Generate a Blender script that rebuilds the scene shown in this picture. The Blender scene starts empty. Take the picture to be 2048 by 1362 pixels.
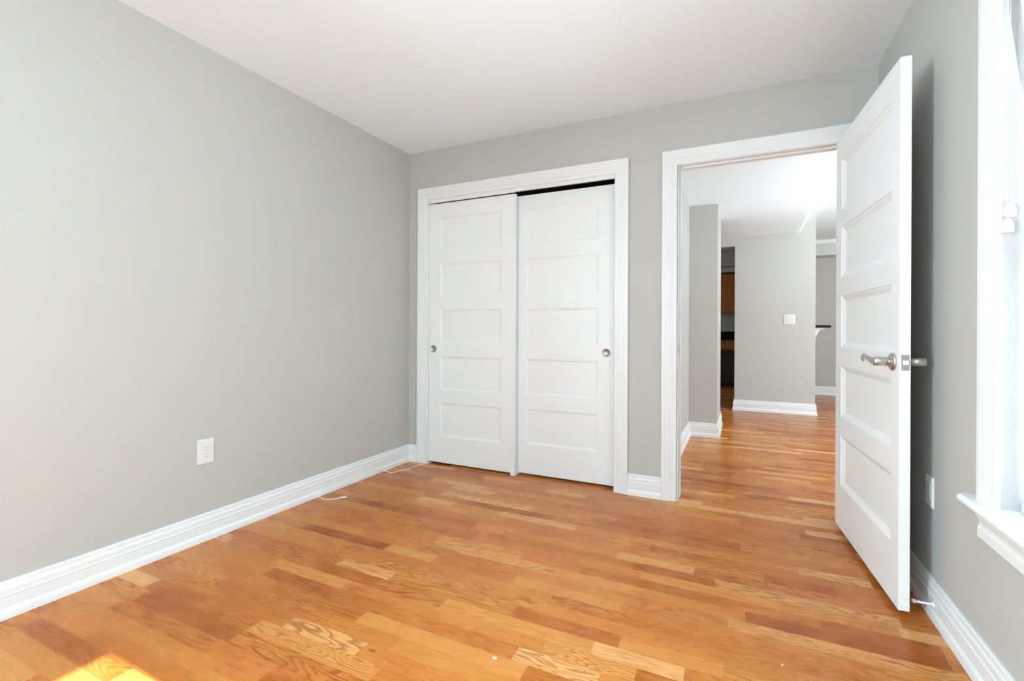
import bpy, bmesh, math, random
from mathutils import Vector, Matrix
random.seed(7)
C = bpy.context.scene.collection
SC = bpy.context.scene

# ------------------------------------------------------------------ camera
def set_camera():
    yaw, pitch, roll = math.radians(26.022), math.radians(-0.0408), math.radians(0.2362)
    f = Vector((-math.sin(yaw)*math.cos(pitch), math.cos(yaw)*math.cos(pitch), math.sin(pitch)))
    r = Vector((math.cos(yaw), math.sin(yaw), 0)); u = r.cross(f)
    r2 = r*math.cos(roll) + u*math.sin(roll); u2 = -r*math.sin(roll) + u*math.cos(roll)
    cd = bpy.data.cameras.new('camera'); co = bpy.data.objects.new('camera', cd); C.objects.link(co)
    m = Matrix((r2, u2, -f)).transposed().to_4x4(); m.translation = (0, 0, 1.04)
    co.matrix_world = m
    cd.sensor_width = 36.0; cd.lens = 962.79*36/2048
    cd.shift_x = (1024-1014.437)/2048; cd.shift_y = -(681-659.955)/2048
    cd.clip_start = 0.02
    SC.camera = co
set_camera()

# ------------------------------------------------------------------ world, sun, window light and added fill lamps, exposure
SC.view_settings.view_transform = 'Standard'; SC.view_settings.look = 'None'
SC.view_settings.gamma = 1.0; SC.view_settings.use_curve_mapping = False
SC.view_settings.exposure = 0.09
SC.cycles.max_bounces = 14; SC.cycles.diffuse_bounces = 6; SC.cycles.transparent_max_bounces = 16
w = bpy.data.worlds.new('sky'); SC.world = w; w.use_nodes = True
w.node_tree.nodes['Background'].inputs[0].default_value = (0.86, 0.93, 1.0, 1)
w.node_tree.nodes['Background'].inputs[1].default_value = 1.2

def sun(direction, energy, angle):
    d = bpy.data.lights.new('sun', 'SUN'); d.energy = energy; d.angle = angle; d.color = (0.90, 0.96, 1.0)
    o = bpy.data.objects.new('sun', d); C.objects.link(o)
    o.rotation_euler = Vector(direction).to_track_quat('-Z', 'Y').to_euler(); o.location = (6, 0, 6)
sun((-1.0, 0.0, -0.777), 29.0, 0.0093)

def area_light(name, loc, direction, sx, sy, energy, color=(0.95, 0.975, 1.0)):
    d = bpy.data.lights.new(name, 'AREA'); d.shape = 'RECTANGLE'; d.size = sx; d.size_y = sy
    d.energy = energy; d.color = color
    o = bpy.data.objects.new(name, d); C.objects.link(o); o.location = loc
    o.rotation_euler = Vector(direction).to_track_quat('-Z', 'Y').to_euler()
area_light('assumed_light_left', (-2.62, -1.40, 1.32), (1, 0, 0), 1.0, 1.6, 440, (.70, .91, 1))  # main room light through an assumed, unseen window
area_light('daylight_side', (0.93, 0.60, 1.3), (-1, 0, 0), 0.6, 1.6, 88, (.66, .91, 1))
area_light('daylight_shade', (0.95, 1.43, 1.3), (-1, 0, 0), 0.8, 1.6, 26, (.60, .80, 1))
area_light('fill_hall_near', (2.75, 2.95, 1.4), (-.5, 1, 0), 1.5, 1.5, 90, (.93, 1, 1))  # added fill for the hall, shining through an invented opening
area_light('fill_hall_up', (2.2, 4.6, 1.2), (0, 0, 1), 0.8, 0.8, 92, (.64, .87, 1))  # added fill bounced off the hall ceiling, no lamp known there
area_light('fill_hall_far', (2.9, 6.2, .8), (-.35, 0, 1), 0.8, 0.8, 26, (.9, 1, .95))  # second added hall fill, also without a known lamp
area_light('fill_kitchen', (-2.1, 8.65, 1.6), (1, 0, 0), 1.0, 0.9, 9)  # weak added fill so the kitchen cabinets show

# ------------------------------------------------------------------ dimensions (metres)
XL, YB, H, XR, E = -2.374, 3.088, 2.424, 0.631, 0.0095
YR = -1.95                    # wall behind the camera
TB = 0.112                    # partition thickness
CL0, CL1 = -2.196, -0.738     # closet opening
DO0, DO1 = -0.352, 0.492      # doorway
HD = 2.046                    # heads of both openings

# ------------------------------------------------------------------ mesh helpers
class MB:
    def __init__(self): self.v = []; self.f = []; self.s = []
    def add(self, verts, faces, smooth=False):
        n = len(self.v); self.v += [Vector(p) for p in verts]
        for fc in faces: self.f.append([n+i for i in fc]); self.s.append(smooth)
        return self
    def box(self, x0, x1, y0, y1, z0, z1, M=None):
        p = [(x, y, z) for z in (z0, z1) for y in (y0, y1) for x in (x0, x1)]
        if M: p = [M(*q) for q in p]
        return self.add(p, [(0,2,3,1),(4,5,7,6),(0,1,5,4),(2,6,7,3),(0,4,6,2),(1,3,7,5)])
    def loft(self, rings, closed_ring=True, cap=True, smooth=False, loop=False):
        n = len(rings[0]); vs = [p for r in rings for p in r]; fs = []
        m = len(rings)
        for i in range(m if loop else m-1):
            a, b = i*n, ((i+1) % m)*n
            for j in range(n if closed_ring else n-1):
                k = (j+1) % n; fs.append((a+j, a+k, b+k, b+j))
        self.add(vs, fs, smooth)
        if cap and closed_ring and not loop:
            base = len(self.v)-len(vs)
            self.f.append([base+j for j in range(n)]); self.s.append(False)
            self.f.append([base+(m-1)*n+j for j in range(n)][::-1]); self.s.append(False)
        return self
    def tube(self, pts, r, seg=12, cap=True):
        pts = [Vector(p) for p in pts]; rr = r if isinstance(r, (list, tuple)) else [r]*len(pts)
        rings = []; ref = None
        for i, p in enumerate(pts):
            t = (pts[min(i+1, len(pts)-1)]-pts[max(i-1, 0)]).normalized()
            if ref is None:
                ref = Vector((0,0,1)) if abs(t.z) < .9 else Vector((1,0,0))
            a = (ref - t*ref.dot(t)).normalized(); b = t.cross(a); ref = a
            rings.append([p + (a*math.cos(q)+b*math.sin(q))*rr[i] for q in [2*math.pi*k/seg for k in range(seg)]])
        return self.loft(rings, True, cap, True)
    def lathe(self, prof, origin, axis, seg=32):
        axis = Vector(axis).normalized(); o = Vector(origin)
        a = axis.orthogonal().normalized(); b = axis.cross(a); rings = []
        for r, h in prof:
            rings.append([o+axis*h+(a*math.cos(q)+b*math.sin(q))*max(r, 1e-5) for q in [2*math.pi*k/seg for k in range(seg)]])
        return self.loft(rings, True, True, True)
    def sweep(self, path, prof, side=1, zup=True, frame=None):
        """profile (t, h) along a flat open path: t is the offset to `side`, h the height; corners are mitred"""
        P = [Vector((p[0], p[1])) for p in path]; rings = []
        for i, p in enumerate(P):
            ns = []
            if i > 0: d = (P[i]-P[i-1]).normalized(); ns.append(Vector((-d.y, d.x))*side)
            if i < len(P)-1: d = (P[i+1]-P[i]).normalized(); ns.append(Vector((-d.y, d.x))*side)
            if len(ns) == 1: m = ns[0]
            else: m = (ns[0]+ns[1]); m = m/(m.dot(ns[0]))
            ring = []
            for t, h in prof:
                q = p+m*t
                ring.append(frame(q.x, q.y, h) if frame else (q.x, q.y, h))
            rings.append(ring)
        return self.loft(rings, True, True)

def to_mesh(name, mb):
    me = bpy.data.meshes.new(name)
    bm = bmesh.new()
    vs = [bm.verts.new(p) for p in mb.v]
    for fc, s in zip(mb.f, mb.s):
        try:
            g = bm.faces.new([vs[i] for i in fc]); g.smooth = s
        except ValueError: pass
    bmesh.ops.recalc_face_normals(bm, faces=bm.faces)
    bm.to_mesh(me); bm.free()
    return me

def obj(name, mb, mat, parent=None, bevel=0, keep=False):
    if parent is not None:
        inv = parent['_m'] if False else world_of(parent).inverted()
        mb.v = [inv @ p for p in mb.v]; loc = None
    elif not keep:
        xs = [p.x for p in mb.v]; ys = [p.y for p in mb.v]; zs = [p.z for p in mb.v]
        loc = Vector(((min(xs)+max(xs))/2, (min(ys)+max(ys))/2, min(zs)))
        mb.v = [p-loc for p in mb.v]
    else: loc = None
    me = to_mesh(name, mb); o = bpy.data.objects.new(name, me); C.objects.link(o)
    me.materials.append(mat)
    if loc is not None: o.location = loc
    if parent is not None: o.parent = parent
    if bevel:
        b = o.modifiers.new('bevel', 'BEVEL'); b.width = bevel; b.segments = 2; b.limit_method = 'ANGLE'; b.angle_limit = math.radians(40)
    return o
WORLD = {}
def world_of(o):
    m = Matrix.Translation(o.location) @ o.rotation_euler.to_matrix().to_4x4()
    return (world_of(o.parent) @ m) if o.parent else m
def tag(o, label=None, cat=None, group=None, kind=None):
    if label: o['label'] = label
    if cat: o['category'] = cat
    if group: o['group'] = group
    if kind: o['kind'] = kind
    return o
def thing(name, loc, label, cat, group=None, kind=None, rz=0):
    o = bpy.data.objects.new(name, None); C.objects.link(o); o.location = loc; o.rotation_euler = (0, 0, rz)
    o.empty_display_size = 0.05
    return tag(o, label, cat, group, kind)
def struct(name, mb, mat, label, cat, bevel=0):
    return tag(obj(name, mb, mat, None, bevel, keep=True), label, cat, None, 'structure')

# ------------------------------------------------------------------ materials
def srgb(r, g, b):
    f = lambda c: (c/255/12.92) if c/255 <= .04045 else ((c/255+.055)/1.055)**2.4
    return (f(r), f(g), f(b), 1)
def mat(name, col, rough=.5, metal=0.0, spec=.5, bump=None, **kw):
    m = bpy.data.materials.new(name); m.use_nodes = True; nt = m.node_tree; b = nt.nodes['Principled BSDF']
    b.inputs['Base Color'].default_value = col; b.inputs['Roughness'].default_value = rough
    b.inputs['Metallic'].default_value = metal; b.inputs['Specular IOR Level'].default_value = spec
    for k, v in kw.items(): b.inputs[k].default_value = v
    if bump:
        sc, st, dist = bump
        t = nt.nodes.new('ShaderNodeTexCoord'); n = nt.nodes.new('ShaderNodeTexNoise'); n.inputs['Scale'].default_value = sc; n.inputs['Detail'].default_value = 3
        bp = nt.nodes.new('ShaderNodeBump'); bp.inputs['Strength'].default_value = st; bp.inputs['Distance'].default_value = dist
        nt.links.new(t.outputs['Object'], n.inputs['Vector']); nt.links.new(n.outputs['Fac'], bp.inputs['Height']); nt.links.new(bp.outputs[0], b.inputs['Normal'])
    return m
M_WALL = mat('wall_paint', (0.478, 0.467, 0.444, 1), .65, bump=(260, .12, .002))
M_CEIL = mat('ceiling_paint', (0.820, 0.900, 0.960, 1), .8, bump=(200, .08, .002))
M_TRIM = mat('white_trim_paint', (0.765, 0.775, 0.785, 1), .38, bump=(60, .03, .001))
M_DOOR = mat('white_door_paint', (0.80, 0.81, 0.82, 1), .42, bump=(90, .04, .001))
M_PLASTIC = mat('white_plastic', (0.70, 0.70, 0.69, 1), .3)
M_CORD = mat('cord_white', (0.84, 0.82, 0.79, 1), .4)
M_SLOT = mat('slot_dark', (0.05, 0.05, 0.05, 1), .6)
M_SLOTG = mat('slot_grey', (0.30, 0.30, 0.30, 1), .6)
M_STEEL = mat('brushed_nickel', (0.56, 0.53, 0.50, 1), .30, 1.0, bump=(400, .05, .0005))
M_PULL = mat('satin_nickel_pull', (0.50, 0.46, 0.42, 1), .42, 1.0)
M_BLACK = mat('black_stone', (0.008, 0.008, 0.009, 1), .45, 0, .12)
M_VOID = mat('closet_shade_dark', (0.09, 0.09, 0.09, 1), .9)  # shade inside the closet put into the colour
M_RUBBER = mat('white_rubber', (0.58, 0.58, 0.57, 1), .6)
M_BEAM = mat('beam_paint', (0.60, 0.61, 0.62, 1), .6)
M_APPL = mat('black_enamel', (0.018, 0.016, 0.015, 1), .22)
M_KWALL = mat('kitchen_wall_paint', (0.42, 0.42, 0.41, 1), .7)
M_CHIP = mat('paint_chip', (0.60, 0.54, 0.46, 1), .6)

def shade_fabric():
    m = bpy.data.materials.new('shade_fabric'); m.use_nodes = True; nt = m.node_tree; nt.nodes.clear()
    out = nt.nodes.new('ShaderNodeOutputMaterial'); mx = nt.nodes.new('ShaderNodeMixShader'); mx.inputs[0].default_value = .16
    d = nt.nodes.new('ShaderNodeBsdfDiffuse'); d.inputs[0].default_value = (.85, .85, .85, 1)
    t = nt.nodes.new('ShaderNodeBsdfTranslucent'); t.inputs[0].default_value = (.75, .75, .74, 1)
    nt.links.new(d.outputs[0], mx.inputs[1]); nt.links.new(t.outputs[0], mx.inputs[2]); nt.links.new(mx.outputs[0], out.inputs[0])
    return m
M_SHADE = shade_fabric()
def glass():
    m = bpy.data.materials.new('window_glass'); m.use_nodes = True; nt = m.node_tree; nt.nodes.clear()
    out = nt.nodes.new('ShaderNodeOutputMaterial'); mx = nt.nodes.new('ShaderNodeMixShader'); mx.inputs[0].default_value = .06
    t = nt.nodes.new('ShaderNodeBsdfTransparent'); g = nt.nodes.new('ShaderNodeBsdfGlossy'); g.inputs['Roughness'].default_value = .02
    nt.links.new(t.outputs[0], mx.inputs[1]); nt.links.new(g.outputs[0], mx.inputs[2]); nt.links.new(mx.outputs[0], out.inputs[0])
    return m
M_GLASS = glass()

class NT:
    def __init__(s, m): s.nt = m.node_tree
    def n(s, t, **kw):
        x = s.nt.nodes.new(t)
        for k, v in kw.items(): setattr(x, k, v)
        return x
    def put(s, sock, v):
        if isinstance(v, (int, float)): sock.default_value = v
        elif isinstance(v, tuple): sock.default_value = v
        else: s.nt.links.new(v, sock)
    def m(s, op, a, b=0.0, c=None):
        x = s.n('ShaderNodeMath', operation=op); s.put(x.inputs[0], a); s.put(x.inputs[1], b)
        if c is not None: s.put(x.inputs[2], c)
        return x.outputs[0]
    def vec(s, x, y, z):
        c = s.n('ShaderNodeCombineXYZ'); s.put(c.inputs[0], x); s.put(c.inputs[1], y); s.put(c.inputs[2], z); return c.outputs[0]
    def white(s, x, y):
        q = s.n('ShaderNodeTexWhiteNoise', noise_dimensions='2D'); s.put(q.inputs['Vector'], s.vec(x, y, 0.0)); return q.outputs['Value']
    def noise(s, v, scale=1.0, detail=2.0, rough=.5, dist=0.0):
        q = s.n('ShaderNodeTexNoise'); s.put(q.inputs['Vector'], v); q.inputs['Scale'].default_value = scale
        q.inputs['Detail'].default_value = detail; q.inputs['Roughness'].default_value = rough; q.inputs['Distortion'].default_value = dist; return q.outputs['Fac']
    def ramp(s, v, stops, interp='LINEAR'):
        r = s.n('ShaderNodeValToRGB'); r.color_ramp.interpolation = interp; e = r.color_ramp.elements
        while len(e) < len(stops): e.new(.5)
        for el, (p, c) in zip(e, stops): el.position = p; el.color = c
        s.put(r.inputs[0], v); return r.outputs[0]
    def mix(s, f, a, b, t='MIX'):
        x = s.n('ShaderNodeMix', data_type='RGBA', blend_type=t); s.put(x.inputs[0], f); s.put(x.inputs[6], a); s.put(x.inputs[7], b); return x.outputs[2]
    def smooth(s, v, a, b):
        x = s.n('ShaderNodeMapRange', interpolation_type='SMOOTHSTEP'); s.put(x.inputs[0], v); x.inputs[1].default_value = a; x.inputs[2].default_value = b; return x.outputs[0]

def oak_floor():
    m = bpy.data.materials.new('oak_strip_floor'); m.use_nodes = True; g = NT(m); b = m.node_tree.nodes['Principled BSDF']
    tc = g.n('ShaderNodeTexCoord'); sp = g.n('ShaderNodeSeparateXYZ'); g.put(sp.inputs[0], tc.outputs['Object'])
    x, y = sp.outputs[0], sp.outputs[1]
    W = 0.0685
    yr = g.m('DIVIDE', y, W); row = g.m('FLOOR', yr); fy = g.m('FRACT', yr)
    r1 = g.white(row, 3.3); r2 = g.white(row, 17.7)
    L = g.m('MULTIPLY_ADD', r1, 0.20, 0.34)
    u = g.m('ADD', g.m('DIVIDE', x, L), g.m('MULTIPLY', r2, 23.0))
    u = g.m('ADD', u, g.m('MULTIPLY', g.m('SINE', g.m('MULTIPLY_ADD', u, 2.4, g.m('MULTIPLY', r1, 40.0))), 0.22))
    cell = g.m('FLOOR', u); fu = g.m('FRACT', u)
    s1 = g.white(cell, row); s2 = g.white(g.m('ADD', cell, 31.4), g.m('ADD', row, 5.2)); s3 = g.white(g.m('ADD', cell, 71.9), g.m('ADD', row, 9.1))
    base = g.ramp(s1, [(0.0, srgb(150, 72, 18)), (0.06, srgb(168, 87, 27)), (0.22, srgb(182, 104, 36)), (0.45, srgb(191, 110, 49)), (0.68, srgb(193, 120, 48)), (0.88, srgb(205, 135, 66)), (1.0, srgb(222, 164, 104))])
    # cathedral figure: contour lines of stretched noise, its own per strip
    gv = g.vec(g.m('MULTIPLY_ADD', x, 1.9, g.m('MULTIPLY', s2, 57.0)), g.m('MULTIPLY_ADD', y, 12.0, g.m('MULTIPLY', s3, 83.0)), g.m('MULTIPLY', s1, 19.0))
    n1 = g.noise(gv, 1.0, 2.2, .45, .25)
    dens = g.m('MULTIPLY_ADD', s3, 14.0, 12.0)
    fr = g.m('FRACT', g.m('MULTIPLY', n1, dens))
    line = g.m('MULTIPLY', g.smooth(fr, 0.30, 0.82), g.m('SUBTRACT', 1.0, g.smooth(fr, 0.86, 1.0)))
    line = g.m('MULTIPLY', line, g.m('MULTIPLY_ADD', s2, 0.85, 0.20))
    # straight pores
    pv = g.vec(g.m('MULTIPLY_ADD', x, 7.0, g.m('MULTIPLY', s1, 40.0)), g.m('MULTIPLY', y, 210.0), s2)
    pore = g.smooth(g.noise(pv, 1.0, 3.0, .6), 0.42, 0.72)
    mot = g.noise(g.vec(g.m('MULTIPLY', x, 9.0), g.m('MULTIPLY', y, 22.0), s3), 1.0, 3.0, .55)
    col = g.mix(g.m('MULTIPLY', line, 0.70), base, srgb(128, 56, 14))
    col = g.mix(g.m('MULTIPLY', pore, 0.13), col, srgb(134, 64, 20))
    col = g.mix(g.m('MULTIPLY', g.smooth(mot, .35, .75), 0.22), col, srgb(218, 150, 82))
    # knots and dark flecks, few
    kn = g.noise(g.vec(g.m('MULTIPLY', x, 5.0), g.m('MULTIPLY', y, 11.0), 4.0), 1.0, 1.0)
    col = g.mix(g.m('MULTIPLY', g.smooth(kn, .755, .80), 0.75), col, srgb(84, 38, 14))
    # joints
    ey = g.m('ABSOLUTE', g.m('SUBTRACT', fy, 0.5)); eu = g.m('MULTIPLY', g.m('ABSOLUTE', g.m('SUBTRACT', fu, 0.5)), 1.0)
    joint = g.m('MAXIMUM', g.smooth(ey, .484, .498), g.smooth(eu, .4962, .4995))
    col = g.mix(g.m('MULTIPLY', joint, 0.30), col, srgb(120, 62, 22))
    g.put(b.inputs['Base Color'], col)
    rg = g.m('MULTIPLY_ADD', pore, 0.08, 0.25); g.put(b.inputs['Roughness'], rg)
    b.inputs['Specular IOR Level'].default_value = .24
    bp = g.n('ShaderNodeBump'); bp.inputs['Strength'].default_value = .12; bp.inputs['Distance'].default_value = .001
    g.put(bp.inputs['Height'], g.m('SUBTRACT', 1.0, g.m('ADD', g.m('MULTIPLY', joint, .6), g.m('MULTIPLY', pore, .3)))); g.put(b.inputs['Normal'], bp.outputs[0])
    return m
M_FLOOR = oak_floor()
def cabinet_wood(name, a, bcol):
    m = bpy.data.materials.new(name); m.use_nodes = True; g = NT(m); b = m.node_tree.nodes['Principled BSDF']
    tc = g.n('ShaderNodeTexCoord'); sp = g.n('ShaderNodeSeparateXYZ'); g.put(sp.inputs[0], tc.outputs['Object'])
    n = g.noise(g.vec(g.m('MULTIPLY', sp.outputs[0], 40.0), g.m('MULTIPLY', sp.outputs[1], 40.0), g.m('MULTIPLY', sp.outputs[2], 2.0)), 1.0, 3.0, .6, .3)
    g.put(b.inputs['Base Color'], g.ramp(n, [(.3, a), (.7, bcol)])); b.inputs['Roughness'].default_value = .4
    return m
M_CAB = cabinet_wood('cabinet_wood', srgb(150, 88, 30), srgb(176, 108, 44))

# ------------------------------------------------------------------ frames of reference
def RW(s, o, z):              # right wall: s metres from the back corner towards the camera, o metres out from the wall
    return (XR + E*s - o, YB - s - E*o, z)
def RR(s, o, z):              # wall behind the camera: s = x, o out from the wall
    return (s, YR + o, z)

# ------------------------------------------------------------------ shell
W1 = (1.294, 2.020); W2 = (2.216, 2.70); WZ0, WZ1 = .548, 2.046       # window openings: two on the right wall, one assumed on the left behind the viewer
struct('floor', MB().box(-2.6, 4.2, YR-.3, 10.6, -.06, 0), M_FLOOR, 'orange oak strip floor running from the bedroom through the doorway into the hall', 'floor')
struct('ceiling', MB().box(XL-.1, XR+.2, YR-.12, YB+TB, H, H+.1), M_CEIL, 'flat white bedroom ceiling', 'ceiling')
W4 = (-1.85, -.95)  # opening of the assumed left window, added to let light in
b = MB(); b.box(XL-.15, XL, YR-.12, W4[0], 0, H+.05); b.box(XL-.15, XL, W4[1], YB+.9, 0, H+.05); b.box(XL-.15, XL, W4[0], W4[1], 0, WZ0-.0255); b.box(XL-.15, XL, W4[0], W4[1], WZ1, H+.05)
struct('wall_left', b, M_WALL, 'long grey wall on the left with a white outlet and baseboard', 'wall')
b = MB()
b.box(XL, CL0, YB, YB+TB, 0, H); b.box(CL0, CL1, YB, YB+TB, HD, H); b.box(CL1, DO0, YB, YB+TB, 0, H)
b.box(DO0, DO1, YB, YB+TB, HD, H); b.box(DO1, XR+.12, YB, YB+TB, 0, H)
struct('wall_back', b, M_WALL, 'grey end wall holding the sliding closet doors and the open doorway', 'wall')

SR = YB-YR
b = MB(); TW = .17
b.box(-.02, W1[0], -TW, 0, 0, H+.05, RW); b.box(W1[0], W1[1], -TW, 0, 0, WZ0-.0255, RW); b.box(W1[0], W1[1], -TW, 0, WZ1, H+.05, RW)
b.box(W1[1], W2[0], -TW, 0, 0, H+.05, RW); b.box(W2[0], W2[1], -TW, 0, 0, WZ0-.0255, RW); b.box(W2[0], W2[1], -TW, 0, WZ1, H+.05, RW)
b.box(W2[1], SR+.12, -TW, 0, 0, H+.05, RW)
struct('wall_right', b, M_WALL, 'grey wall on the right behind the open door and around the window', 'wall')
struct('wall_rear', MB().box(XL, XR+.06, -.15, 0, 0, H+.05, RR), M_WALL, 'plain grey wall behind the viewer', 'wall')
# closet interior
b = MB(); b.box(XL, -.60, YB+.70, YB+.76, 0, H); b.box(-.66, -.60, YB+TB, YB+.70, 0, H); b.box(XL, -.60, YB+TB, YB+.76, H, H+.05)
struct('wall_closet', b, M_VOID, 'closet inside coloured dark for its shade, seen in the gap above the right sliding door', 'wall')

# ------------------------------------------------------------------ baseboards
BASE = [(0, .131), (.006, .131), (.009, .127), (.0095, .112), (.012, .109), (.0135, .103), (.0135, .086), (.0155, .083), (.0165, .080), (.0145, .077),
        (.0145, .037), (.017, .034), (.021, .026), (.0225, .014), (.023, .0), (0, 0)]
def baseboard(name, path, side, label, hmul=1.0, frame=None):
    pr = [(t, h*hmul) for t, h in BASE]
    return struct(name, MB().sweep(path, pr, side, frame=frame), M_TRIM, label, 'baseboard')
baseboard('baseboard_left', [(XL, YR), (XL, YB), (CL0-.088, YB)], -1, 'white moulded baseboard along the left wall')
baseboard('baseboard_back', [(CL1+.0885, YB), (DO0-.0945, YB)], -1, 'short white baseboard between the closet casing and the door casing')
baseboard('baseboard_right', [(.03, 0), (SR, 0)], 1, 'white moulded baseboard along the right wall behind the door', frame=RW)

# ------------------------------------------------------------------ casings and jambs
CAS = [(0, 0), (0, .009), (.004, .0115), (.018, .0115), (.0205, .0135), (.029, .0135), (.0315, .0155), (.041, .0155), (.0435, .0175), (.060, .0185), (.064, .0205), (.084, .0205), (.088, .0175), (.088, 0)]
def casing(path, side, frame):
    return MB().sweep(path, CAS, side, frame=frame)
FB = lambda x, z, h: (x, YB-h, z)
struct('trim_1', casing([(CL0, 0), (CL0, HD-.002), (CL1, HD-.002), (CL1, 0)], 1, FB), M_TRIM, 'white moulded casing around the sliding closet doors', 'casing')
struct('trim_2', casing([(DO0-.006, 0), (DO0-.006, HD), (DO1+.006, HD), (DO1+.006, 0)], 1, FB), M_TRIM, 'white moulded casing around the open doorway', 'casing')
# closet jamb with track fascia
b = MB(); JT = .018
b.box(CL0, CL0+.004, YB-.001, YB+TB, 0, HD); b.box(CL1-.004, CL1, YB-.001, YB+TB, 0, HD)
b.box(CL0, CL1, YB-.001, YB+.009, HD-.028, HD)
j = struct('trim_3', b, M_TRIM, 'white closet jamb and head board above the sliding doors', 'jamb')
obj('track_fascia', MB().box(CL0+.004, -1.458, YB-.006, YB+.004, 2.012, 2.040), M_TRIM, j, .0015)
obj('floor_guide', MB().box(-1.485, -1.445, YB+.006, YB+.10, 0, .017), M_PLASTIC, j, .002)
# doorway jamb with stops
b = MB()
b.box(DO0-.001, DO0+.002, YB-.004, YB+TB+.004, 0, HD); b.box(DO1-.002, DO1+.001, YB-.004, YB+TB+.004, 0, HD); b.box(DO0, DO1, YB-.004, YB+TB+.004, HD-.003, HD+.001)
j = struct('trim_4', b, M_TRIM, 'white jamb lining the open doorway with a steel strike plate', 'jamb')
b = MB(); b.box(DO0+.002, DO0+.013, YB+.036, YB+.072, .014, HD-.003); b.box(DO1-.013, DO1-.002, YB+.036, YB+.072, .014, HD-.003); b.box(DO0+.013, DO1-.013, YB+.036, YB+.072, HD-.014, HD-.003)
obj('door_stop_strip', b, M_TRIM, j, .0015)
sp = obj('strike_plate', MB().box(DO0+.0015, DO0+.004, YB+.002, YB+.028, .89, .955), M_STEEL, j, .0008)
obj('strike_hole', MB().box(DO0+.0035, DO0+.0044, YB+.008, YB+.022, .905, .938), M_SLOT, sp)
struct('trim_5', casing([(DO0-.006, 0), (DO0-.006, HD), (DO1+.006, HD), (DO1+.006, 0)], 1, lambda x, z, h: (x, YB+TB+h, z)), M_TRIM, 'white casing on the hall side of the doorway', 'casing')

# ------------------------------------------------------------------ panelled doors
STICK = [(0, 0), (.0010, .0022), (.007, .0028), (.012, .0048), (.0145, .0058), (.0150, .0064)]
def panel_slab(W, T, Hh, x0, x1, rows, stick=STICK):
    mb = MB()
    xs = [0, x0, x1, W]; zs = [0] + [q for r in sorted(rows) for q in r] + [Hh]
    pan = {r[0] for r in rows}
    for y, sg in ((0, 1), (T, -1)):
        for i in range(3):
            for k in range(len(zs)-1):
                a, c, p, q = xs[i], xs[i+1], zs[k], zs[k+1]
                if i == 1 and p in pan:
                    rings = [[(a+t, y+sg*d, p+t), (c-t, y+sg*d, p+t), (c-t, y+sg*d, q-t), (a+t, y+sg*d, q-t)] for t, d in stick]
                    n = len(mb.v); mb.loft(rings, True, False)
                    l = len(mb.v); mb.f.append([l-4, l-3, l-2, l-1]); mb.s.append(False)
                else:
                    mb.add([(a, y, p), (c, y, p), (c, y, q), (a, y, q)], [(0, 1, 2, 3)])
    for p, q in zip(zs[:-1], zs[1:]):
        mb.add([(0, 0, p), (0, T, p), (0, T, q), (0, 0, q)], [(0, 1, 2, 3)]); mb.add([(W, 0, p), (W, T, p), (W, T, q), (W, 0, q)], [(0, 1, 2, 3)])
    for a, c in zip(xs[:-1], xs[1:]):
        mb.add([(a, 0, 0), (c, 0, 0), (c, T, 0), (a, T, 0)], [(0, 1, 2, 3)]); mb.add([(a, 0, Hh), (c, 0, Hh), (c, T, Hh), (a, T, Hh)], [(0, 1, 2, 3)])
    # weld
    key = {}; vm = []; nv = []
    for p in mb.v:
        k = (round(p.x, 5), round(p.y, 5), round(p.z, 5))
        if k not in key: key[k] = len(nv); nv.append(p)
        vm.append(key[k])
    mb.v = nv; mb.f = [[vm[i] for i in f] for f in mb.f]
    return mb
def shift(mb, M):
    mb.v = [M @ p for p in mb.v]; return mb

def closet_door(name, x0, y0, W, z0, Hh, pulls, label, rows, px0, px1):
    d = thing(name, (x0, y0, z0), label, 'closet door', None, 'structure')
    M = Matrix.Translation((x0, y0, z0))
    obj('door_slab', shift(panel_slab(W, .035, Hh, px0-x0, px1-x0, [(p-z0, q-z0) for p, q in rows]), M), M_DOOR, d, .001)
    for px, pz in pulls:
        h = obj('finger_pull', MB().lathe([(.0285, -.001), (.0285, .0018), (.0265, .003), (.0240, .0025), (.0230, .0006), (.0, .0004)], (px, y0, pz), (0, -1, 0), 40), M_PULL, d)
    return d
rowsL = [(.219, .479), (.577, .834), (.930, 1.192), (1.297, 1.542), (1.648, 1.898)]
rowsR = [(.226, .479), (.577, .834), (.932, 1.190), (1.292, 1.549), (1.650, 1.906)]
closet_door('door_2', -2.190, YB+.012, .737, .018, 1.990, [(-2.148, .890)], 'left sliding closet door, five panelled and white, in front of its neighbour', rowsL, -2.089, -1.560)
closet_door('door_3', -1.498, YB+.062, .757, .014, 1.986, [(-.808, .889)], 'right sliding closet door, five panelled and white, with a dark gap above it', rowsR, -1.390, -.862)

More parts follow.
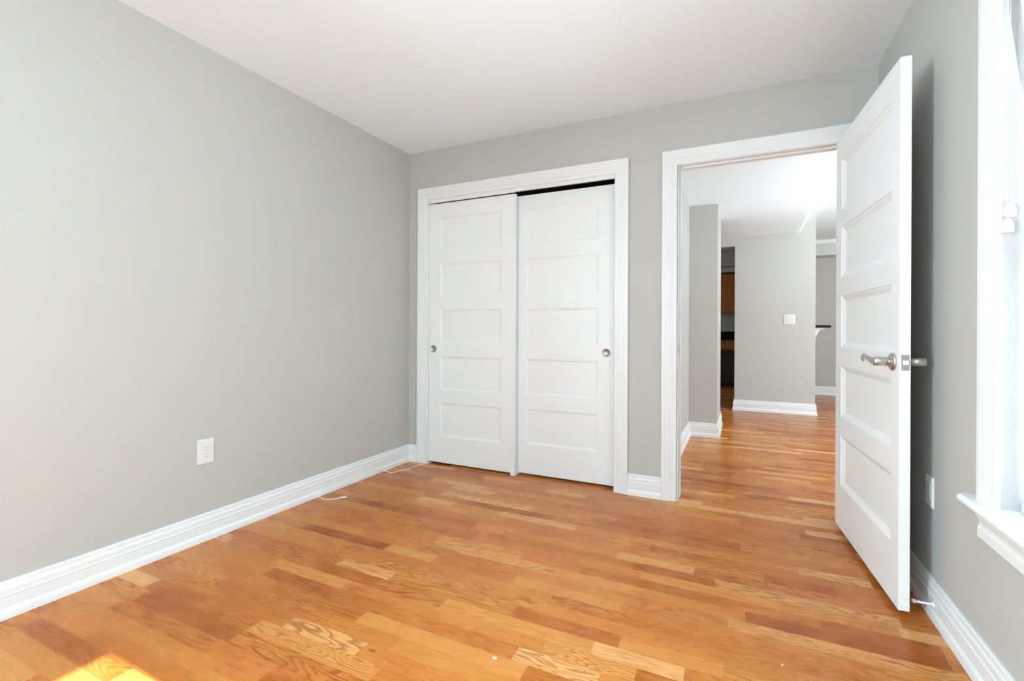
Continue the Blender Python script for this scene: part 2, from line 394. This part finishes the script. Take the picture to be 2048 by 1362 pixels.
# the open door
DW, DT, DH = .8745, .034, 2.013
ang = math.atan2(-.9971, .0755)
d1 = thing('door_1', (.448, 3.072, .025), 'white five panelled hinged door standing open against the right wall', 'door', None, 'structure', ang)
MD = world_of(d1)
rows = [(.247, .505), (.603, .860), (.958, 1.219), (1.315, 1.573), (1.662, 1.918)]
obj('door_slab', shift(panel_slab(DW, DT, DH, .102, DW-.080, [(a-.025, c-.025) for a, c in rows],
    [(0, 0), (.0012, .004), (.009, .006), (.019, .012), (.024, .0145), (.0255, .0155)]), MD), M_DOOR, d1, .0012)
HZ = .926-.025; HX = DW-.058
def lever(sgn):
    y0 = 0 if sgn < 0 else DT
    r = obj('lever_handle', shift(MB().lathe([(.0335, 0), (.0335, .004), (.031, .008), (.024, .0115), (.0165, .014), (.0145, .017), (.0145, .0175)], (HX, y0, HZ), (0, sgn, 0), 40), MD), M_STEEL, d1)
    pr = MB().lathe([(.0165, .016), (.0135, .0175), (.0135, .0195), (.0162, .021), (.0170, .045), (.0165, .060), (.0130, .0635), (0, .064)], (HX, y0, HZ), (0, sgn, 0), 28)
    obj('neck', shift(pr, MD), M_STEEL, r)
    # flat wave-shaped lever running back towards the hinges
    pts = [(.004, .050, -.001, .011), (-.014, .054, -.003, .0125), (-.032, .059, .001, .0115), (-.052, .064, .008, .0105), (-.072, .068, .014, .0100), (-.090, .070, .016, .0095), (-.104, .070, .013, .0085), (-.114, .067, .006, .0075), (-.120, .063, -.002, .0060)]
    rings = []
    for dx, dy, dz, hh in pts:
        c = Vector((HX+dx, y0+sgn*dy, HZ+dz))
        rings.append([MD @ (c+Vector((0, .0048*math.cos(q), hh*math.sin(q)))) for q in [2*math.pi*k/14 for k in range(14)]])
    obj('lever', MB().loft(rings, True, True, True), M_STEEL, r)
lever(-1); lever(1)
lp = obj('latch_plate', shift(MB().box(DW-.0005, DW+.0012, .0045, .0295, HZ-.0285, HZ+.0285), MD), M_STEEL, d1, .0006)
b = MB().lathe([(.0095, .0005), (.0095, .003), (.0085, .0035)], (DW, .017, HZ), (1, 0, 0), 24)
obj('bolt_collar', shift(b, MD), M_SLOTG, lp)
b = MB(); b.add([(DW+.001, .009, HZ-.0085), (DW+.001, .026, HZ-.0085), (DW+.001, .026, HZ+.0085), (DW+.001, .009, HZ+.0085), (DW+.004, .010, HZ-.008), (DW+.011, .025, HZ-.008), (DW+.011, .025, HZ+.008), (DW+.004, .010, HZ+.008)],
    [(0,1,2,3), (4,5,6,7), (0,1,5,4), (1,2,6,5), (2,3,7,6), (3,0,4,7)])
obj('latch_bolt', shift(b, MD), M_STEEL, lp, .001)
for dz in (-.021, .021):
    obj('screw', shift(MB().lathe([(.0035, 0), (.003, .0018), (0, .0018)], (DW, .017, HZ+dz), (1, 0, 0), 12), MD), M_SLOTG, lp)
for hz in (.20, 1.0, 1.80):
    obj('hinge', shift(MB().tube([(-.004, DT+.004, hz-.045), (-.004, DT+.004, hz+.045)], .006, 12), MD), M_STEEL, d1)

# ------------------------------------------------------------------ windows
def window(name, M, s0, s1, z0, z1, label, shade=None, depth=.17):
    x, y, zz = M((s0+s1)/2, 0, z0)
    wn = thing(name, (x, y, zz), label, 'window', None, 'structure')
    t = .006
    b = MB()
    b.box(s0-.004, s0, -depth, .001, z0, z1, M); b.box(s1, s1+.004, -depth, .001, z0, z1, M); b.box(s0, s1, -depth, .001, z1, z1+.004, M)
    # inside stops and tracks
    for a, c in ((s0, s0+.012), (s1-.012, s1)): b.box(a, c, -.064, -.051, z0, z1, M)
    for a, c in ((s0, s0+.006), (s1-.006, s1)): b.box(a, c, -.125, -.118, z0, z1, M); b.box(a, c, -.094, -.086, z0, z1, M)
    b.box(s0+.012, s1-.012, -.064, -.051, z1-.012, z1, M)
    obj('window_frame', b, M_TRIM, wn)
    obj('window_casing', MB().sweep([(s1+.006, z0-.0), (s1+.006, z1+.006), (s0-.006, z1+.006), (s0-.006, z0-.0)], CAS, -1, frame=lambda s, z, h: M(s, h, z)), M_TRIM, wn)
    # stool with a rounded nose and returned ends
    n = 8; pr = [(-depth, 0), (.040, 0)] + [(.040+.0125*math.sin(math.pi*k/n), -.0125+.0125*math.cos(math.pi*k/n)) for k in range(1, n)] + [(.040, -.025), (-depth, -.025)]
    rings = []
    for s, inset in ((s0-.140, .012), (s0-.136, .004), (s0-.130, 0), (s1+.130, 0), (s1+.136, .004), (s1+.140, .012)):
        rings.append([M(s, min(o, o-inset if o > 0 else o), z0+h) for o, h in pr])
    # horns stop at the wall face outside the opening
    b = MB()
    hp = [(o if o > 0 else 0.0005, h) for o, h in pr]
    b.loft([[M(s, o-(inset if o > .01 else 0), z0+h) for o, h in hp] for s, inset in ((s0-.140, .012), (s0-.136, .004), (s0-.130, 0), (s0, 0))])
    b.loft([[M(s, o, z0+h) for o, h in pr] for s in (s0, s1)])
    b.loft([[M(s, o-(inset if o > .01 else 0), z0+h) for o, h in hp] for s, inset in ((s1, 0), (s1+.130, 0), (s1+.136, .004), (s1+.140, .012))])
    obj('window_sill', b, M_TRIM, wn)
    AP = [(0, 0), (.013, .0), (.0165, .003), (.0165, .030), (.0135, .034), (.0125, .040), (.0145, .050), (.0185, .058), (.0200, .064), (.0225, .067), (.0225, .074), (.0255, .077), (.0255, .088), (0, .088)]
    obj('window_apron', MB().loft([[M(s, o, z0-.113+h) for o, h in AP] for s in (s0-.094, s1+.094)]), M_TRIM, wn)
    zm = (z0+z1)/2
    for nm, a, c, o0, o1 in (('lower_sash', z0, zm+.02, -.085, -.063), ('upper_sash', zm-.02, z1, -.117, -.095)):
        b = MB(); ss0, ss1 = s0+.007, s1-.007; fr = .045
        b.box(ss0, ss0+fr, o0, o1, a, c, M); b.box(ss1-fr, ss1, o0, o1, a, c, M); b.box(ss0+fr, ss1-fr, o0, o1, a, a+.055, M); b.box(ss0+fr, ss1-fr, o0, o1, c-.045, c, M)
        sh = obj(nm, b, M_TRIM, wn)
        obj('window_pane', MB().box(ss0+fr, ss1-fr, (o0+o1)/2-.002, (o0+o1)/2+.002, a+.055, c-.045, M), M_GLASS, sh)
    return wn
window('window_1', RW, W1[0], W1[1], WZ0, WZ1, 'white window on the right wall beside the open door, shade assumed down')
window('window_2', RW, W2[0], W2[1], WZ0, WZ1, 'white window on the right wall nearer the viewer, without a shade')
window('window_3', lambda s, o, z: (XL+o, s, z), W4[0], W4[1], WZ0, WZ1, 'white window assumed on the left wall behind the viewer, added to admit light', depth=.15)

# ------------------------------------------------------------------ window shade with its cords
x, y, z = RW(sum(W1)/2, -.03, WZ1-.05)
ws = thing('window_shade', (x, y, z), 'white pleated window shade, assumed lowered, with two hanging cord tassels inside the window beside the door', 'window shade')
a, c = W1[0]+.014, W1[1]-.014
obj('head_rail', MB().box(a, c, -.050, -.032, WZ1-.040, WZ1-.003, RW), M_PLASTIC, ws, .003)
n = 74; za, zb = WZ1-.042, WZ0+.026; P = []; Q = []
rings = []
for k in range(n+1):
    zz = za+(zb-za)*k/n; o = -.044 + (.004 if k % 2 else -.004)
    P.append((o, zz))
b = MB(); b.loft([[RW(a+.004, o, zz), RW(c-.004, o, zz)] for o, zz in P], False, False)
obj('shade_fabric', b, M_SHADE, ws)  # lowered fabric is assumed and out of view, there to block the sun
obj('bottom_rail', MB().box(a, c, -.050, -.036, WZ0+.004, WZ0+.028, RW), M_PLASTIC, ws, .003)
def tassel(s, o, ztop, zt, shape):
    b = MB().tube([RW(s, o, ztop), RW(s+.0004, o, (ztop+zt)/2), RW(s, o, zt)], .0011, 6)
    cd = obj('cord', b, M_CORD, ws)
    p = RW(s, o, zt)
    obj('tassel', MB().lathe([(r, -h) for r, h in shape], p, (0, 0, 1), 24), M_PLASTIC, cd)
acorn = [(.003, -.002), (.006, 0), (.0105, .006), (.0135, .016), (.0142, .024), (.0125, .033), (.0075, .0375), (0, .038)]
bell = [(.003, -.002), (.0065, 0), (.0105, .007), (.0128, .016), (.0135, .028), (.0135, .034), (.0120, .036), (0, .0355)]
tassel(W1[0]+.0215, -.0075, WZ1-.04, 1.388, acorn)
tassel(W1[0]+.0275, -.0010, WZ1-.04, 1.345, bell)

# ------------------------------------------------------------------ outlets and switches
def plate(M, s, z, wd, ht, name, label, cat, gangs=1, kind='outlet', group=None):
    x, y, zz = M(s, 0, z-ht/2)
    t = thing(name, (x, y, zz), label, cat, group)
    b = MB(); e = .004
    r0 = [(s-wd/2, z-ht/2), (s+wd/2, z-ht/2), (s+wd/2, z+ht/2), (s-wd/2, z+ht/2)]
    def ring(i, o): return [M(p+(i if p < s else -i), o, q+(i if q < z else -i)) for p, q in r0]
    b.loft([ring(0, .0), ring(0, .004), ring(.0015, .0058), ring(.006, .0066)])
    obj('cover_plate', b, M_PLASTIC, t)
    for g in range(gangs):
        sc = s + (g-(gangs-1)/2)*.046
        ins = MB().box(sc-.0165, sc+.0165, .004, .0080, z-.0335, z+.0335, M)
        if kind == 'outlet':
            r = obj('receptacle', ins, M_PLASTIC, t, .0008)
            b = MB()
            for dz in (-.017, .017):
                b.box(sc-.0075, sc-.0055, .0078, .0083, z+dz-.004+.004, z+dz+.005+.004, M); b.box(sc+.0050, sc+.0070, .0078, .0083, z+dz-.003+.004, z+dz+.0035+.004, M)
                b.lathe([(.0024, 0), (.0024, .0004), (0, .0004)], M(sc, .0079, z+dz-.0085), Vector(M(sc, .1, z))-Vector(M(sc, 0, z)), 12)
            obj('plug_slots', b, M_SLOTG, r)
        else:
            r = obj('rocker_frame', MB().box(sc-.0168, sc+.0168, .004, .0072, z-.0338, z+.0338, M), M_RUBBER, t, .0006)
            bb = MB(); bb.loft([[M(sc-.0145, .006, z-.031), M(sc+.0145, .006, z-.031), M(sc+.0145, .006, z+.031), M(sc-.0145, .006, z+.031)],
                                [M(sc-.0140, .0125 if g else .0085, z-.0305), M(sc+.0140, .0125 if g else .0085, z-.0305), M(sc+.0140, .0080 if g else .0120, z+.0305), M(sc-.0140, .0080 if g else .0120, z+.0305)]])
            obj('rocker', bb, M_PLASTIC, r)
    return t
LW = lambda s, o, z: (XL+o, s, z)
plate(LW, 1.479, .435, .079, .120, 'wall_outlet', 'white outlet low on the long left wall', 'outlet')
plate(RW, YB-2.323, .441, .070, .114, 'wall_outlet', 'white outlet on the right wall, half in the shadow of the open door', 'outlet')
HW = lambda s, o, z: (s, 6.97-o, z)
plate(HW, .531, 1.182, .124, .122, 'light_switch', 'white double rocker switch on the hall wall facing the doorway', 'light switch', 2, 'switch')
EW = lambda s, o, z: (-.215+o, s, z)
plate(EW, 5.45, 1.165, .072, .118, 'light_switch', 'white switch seen edge on, on the side of the hall pier by the kitchen', 'light switch', 1, 'switch')

# ------------------------------------------------------------------ door stop on the right baseboard
s = YB-2.235
ds = thing('door_stop', RW(s, .02, .03), 'white rod door stop on the right baseboard behind the door', 'door stop')
ax = Vector(RW(s, 1, .055))-Vector(RW(s, 0, .055)); o0 = Vector(RW(s, .0145, .055))
obj('rod', MB().lathe([(.012, 0), (.012, .003), (.006, .007), (.0042, .012), (.0042, .052)], o0, ax, 20), M_PLASTIC, ds)
obj('rubber_tip', MB().lathe([(.0042, .050), (.0075, .0515), (.008, .060), (.0065, .0635), (0, .064)], o0, ax, 20), M_RUBBER, ds)

# ------------------------------------------------------------------ cord along the left baseboard
def smooth_path(pts, n=8):
    P = [Vector(p) for p in pts]; out = []
    for i in range(len(P)-1):
        p0, p1, p2, p3 = P[max(i-1, 0)], P[i], P[i+1], P[min(i+2, len(P)-1)]
        for k in range(n):
            t = k/n
            out.append(.5*((2*p1)+(p2-p0)*t+(2*p0-5*p1+4*p2-p3)*t*t+(3*p1-p0-3*p2+p3)*t**3))
    out.append(P[-1]); return out
tc = thing('cable', (-2.28, 2.2, 0), 'thin white cable on the left baseboard, plug on the floor, tail in the closet', 'cable')
X0 = XL+.0180
pts = [(-2.212, 2.203, .004), (-2.232, 2.176, .0032), (-2.262, 2.150, .003), (-2.300, 2.148, .003), (-2.338, 2.163, .004), (-2.3475, 2.178, .018), (-2.3520, 2.192, .036), (X0, 2.23, .0405),
       (X0, 2.40, .0395), (X0, 2.58, .040), (X0, 2.68, .039), (-2.352, 2.715, .034), (-2.343, 2.745, .014), (-2.318, 2.766, .0035), (-2.282, 2.757, .003), (-2.262, 2.772, .003), (-2.256, 2.815, .003), (-2.242, 2.848, .003), (-2.222, 2.880, .003), (-2.220, 2.930, .003), (-2.212, 2.985, .003), (-2.196, 3.035, .003), (-2.186, 3.075, .003), (-2.176, 3.13, .003)]
obj('cord', MB().tube(smooth_path(pts, 6), .0027, 8), M_CORD, tc)
d = Vector((-2.176, 2.232, 0))-Vector((-2.212, 2.203, 0))
obj('connector', MB().lathe([(.0028, -.004), (.0048, 0), (.0056, .010), (.0056, .026), (.0046, .030), (.0046, .040), (.0030, .044), (0, .044)], (-2.213, 2.202, .0058), d, 16), M_PLASTIC, tc)

# ------------------------------------------------------------------ paint chips on the floor
def chip(px, py, r, seed):
    rd = random.Random(seed); k = 7; a = [rd.random()*.5+.7 for _ in range(k)]
    ring = lambda z, sc: [(px+r*sc*a[i]*math.cos(2*math.pi*i/k), py+r*sc*.8*a[i]*math.sin(2*math.pi*i/k), z) for i in range(k)]
    tag(obj('paint_chip', MB().loft([ring(.0003, 1), ring(.0014, .95)]), M_CHIP), 'tiny pale paint chip lying on the oak floor', 'paint chip', 'paint chips on the floor')
CHIPS = [(970, 1263, .009), (1475, 1233, .007), (1468, 1273, .006), (1433, 1300, .0075)]
for i, (px, py, r) in enumerate([(-.701, 1.353, .0085), (.117, 1.722, .006), (.103, 1.611, .0055), (.049, 1.555, .0065)]): chip(px, py, r, i)

# ------------------------------------------------------------------ the hall beyond the doorway
HA, YS, XS, YS2 = -.473, 5.07, -.215, 5.83
YC, XC0, XC1 = 6.97, -.090, .808
YF = 9.30
struct('wall_hall_left', MB().box(HA-.1, HA, YB+TB, YS, 0, 2.5), M_WALL, 'hall wall running away from the left jamb of the doorway', 'wall')
struct('wall_hall_pier', MB().box(HA-.5, XS, YS, YS2, 0, 2.5), M_WALL, 'grey pier at the end of the hall wall, beside the dark kitchen opening', 'wall')
b = MB(); b.box(XC0, XC1, YC, YC+.12, 0, 2.48); b.box(-1.9, XC0, YC, YC+.12, 2.143, 2.48); b.box(-1.9, -.95, YC, YC+.12, 0, 2.143); b.box(XC1-.12, XC1, YC+.12, YF+1.1, 0, 2.48)  # return along the kitchen side added to keep the kitchen dark
struct('wall_hall_center', b, M_WALL, 'grey hall wall facing the doorway with a double light switch', 'wall')
struct('wall_hall_far', MB().box(XC1, 4.1, YF, YF+.12, 0, 2.6), M_WALL, 'farthest grey wall seen past the end of the switch wall', 'wall')
b = MB(); b.box(XC1, 3.72, YF-.30, YF, 2.232, 2.412)
struct('trim_6', b, M_BEAM, 'pale boxed beam at the top of the farthest wall', 'beam')
struct('trim_7', MB().box(XC1, 3.72, YF-.34, YF, 2.412, 2.474), M_TRIM, 'white crown strip above the boxed beam on the farthest wall', 'crown moulding')
# hall ceiling: low on the left, coved step up to the right
prof = [(-2.0, 2.266), (.600, 2.266), (.628, 2.270), (.648, 2.285), (.672, 2.350), (.690, 2.392), (.706, 2.407), (.800, 2.407), (.800, 2.476), (3.8, 2.476), (3.8, 2.60), (-2.0, 2.60)]
struct('ceiling_hall', MB().loft([[(x, yy, z) for x, z in prof] for yy in (YB+TB, YC)], True, True), M_CEIL, 'white hall ceiling with a coved step up to the right', 'ceiling')
struct('ceiling_far', MB().box(XC1-.01, 3.8, YC, YF+.1, 2.476, 2.60), M_CEIL, 'white ceiling beyond the switch wall', 'ceiling')
struct('wall_hall_right', MB().box(3.62, 3.74, YB+TB, YF+.1, 0, 2.6), M_WALL, 'grey wall closing the hall room on the right, out of sight', 'wall')
b = MB(); b.box(XR+.12, 1.95, YB+.02, YB+TB, 0, 2.6); b.box(3.55, 3.74, YB+.02, YB+TB, 0, 2.6); b.box(1.95, 3.55, YB+.02, YB+TB, 0, .65); b.box(1.95, 3.55, YB+.02, YB+TB, 2.15, 2.6)  # opening added to let the fill lamp reach the hall
struct('wall_hall_near', b, M_WALL, 'near wall of the hall room with an opening added for fill light, out of sight beside the doorway', 'wall')
baseboard('baseboard_hall_left', [(HA, YB+TB+.02), (HA, YS), (XS, YS), (XS, YS2), (XS-.4, YS2)], -1, 'white baseboard stepping around the hall pier', 1.06)
baseboard('baseboard_hall_center', [(XC0, YC+.12), (XC0, YC), (XC1, YC), (XC1, YF)], -1, 'white baseboard along the foot of the switch wall', 1.06)
baseboard('baseboard_hall_far', [(XC1+.03, YF), (3.6, YF)], -1, 'white baseboard along the farthest wall', 1.06)

# bar counter end with its bracket
bc = thing('bar_counter', (.95, 7.45, 1.075), 'black bar counter end sticking out past the switch wall on a white bracket', 'bar counter')
obj('counter_top', MB().box(XC1+.001, .985, 7.09, 8.4, 1.082, 1.112), M_BLACK, bc, .003)
b = MB(); yb0, yb1 = 7.16, 7.20
pr = [(XC1+.001, 1.081), (.930, 1.081), (.930, 1.066), (.905, 1.062), (.880, 1.050), (.860, 1.025), (.845, .990), (.835, .965), (XC1+.001, .960)]
b.loft([[(x, yy, z) for x, z in pr] for yy in (yb0, yb1)])
obj('bracket', b, M_TRIM, bc)

# ------------------------------------------------------------------ kitchen in the dark opening
YK = 10.25
b = MB(); b.box(-2.0, XC1-.12, YK, YK+.1, 0, 2.6); b.box(-2.0, -1.9, YS2-.1, 8.1, 0, 2.6); b.box(-2.0, -1.9, 9.2, YK, 0, 2.6); b.box(-2.0, -1.9, 8.1, 9.2, 0, 1.1); b.box(-2.0, -1.9, 8.1, 9.2, 2.1, 2.6)  # opening in the left side added for the kitchen fill lamp
struct('wall_kitchen', b, M_KWALL, 'kitchen wall behind the cabinets, with an opening added for light', 'wall')
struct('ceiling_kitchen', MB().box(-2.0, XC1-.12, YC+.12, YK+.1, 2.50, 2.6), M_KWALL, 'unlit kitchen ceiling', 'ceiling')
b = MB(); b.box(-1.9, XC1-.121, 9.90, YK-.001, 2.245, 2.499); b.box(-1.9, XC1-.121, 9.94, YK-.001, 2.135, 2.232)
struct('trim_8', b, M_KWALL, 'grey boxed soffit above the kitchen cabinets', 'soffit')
def shaker(name, x0, x1, z0, z1, yf, parent, m, fr=.06):
    mb = panel_slab(x1-x0, .02, z1-z0, fr, x1-x0-fr, [(fr, z1-z0-fr)], [(0, 0), (.001, .005), (.006, .006)])
    return obj(name, shift(mb, Matrix.Translation((x0, yf, z0))), m, parent, .001)
def wall_cab(x0, x1, label):
    t = thing('wall_cabinet', ((x0+x1)/2, 10.08, 1.385), label, 'cabinet')
    obj('carcass', MB().box(x0+.002, x1-.002, 9.95, YK-.002, 1.385, 2.10), M_CAB, t)
    shaker('cabinet_door', x0+.004, x1-.004, 1.388, 2.097, 9.928, t, M_CAB)
wall_cab(-.50, .0, 'brown wooden kitchen wall cabinet framed by the dark opening')
def base_cab(x0, x1, label):
    t = thing('base_cabinet', ((x0+x1)/2, 9.95, 0), label, 'cabinet')
    obj('carcass', MB().box(x0+.002, x1-.002, 9.70, YK-.002, .09, .874), M_CAB, t)
    obj('toe_kick', MB().box(x0+.002, x1-.002, 9.76, YK-.05, 0, .09), M_SLOT, t)
    dr = obj('drawer', MB().box(x0+.006, x1-.006, 9.678, 9.699, .690, .868), M_CAB, t, .002)
    xm = (x0+x1)/2; hb = MB().tube([(xm-.09, 9.66, .737), (xm+.09, 9.66, .737)], .006, 10); hb.tube([(xm-.07, 9.678, .737), (xm-.07, 9.66, .737)], .004, 8); hb.tube([(xm+.07, 9.678, .737), (xm+.07, 9.66, .737)], .004, 8)
    obj('drawer_pull', hb, M_STEEL, dr)
    dd = shaker('cabinet_door', x0+.006, x1-.006, .096, .684, 9.679, t, M_APPL)
    hb = MB().tube([(x0+.06, 9.66, .60), (x1-.06, 9.66, .60)], .006, 10); hb.tube([(x0+.09, 9.679, .60), (x0+.09, 9.66, .60)], .004, 8); hb.tube([(x1-.09, 9.679, .60), (x1-.09, 9.66, .60)], .004, 8)
    obj('door_pull', hb, M_APPL, dd)
base_cab(-.56, -.06, 'kitchen base cabinet with a brown drawer and black front framed by the opening')
tag(obj('worktop', MB().box(-1.2, XC1-.125, 9.64, YK-.002, .875, .914).box(-1.2, XC1-.125, YK-.024, YK-.002, .914, 1.02), M_BLACK), 'black kitchen worktop with a low upstand on the base cabinet', 'worktop')
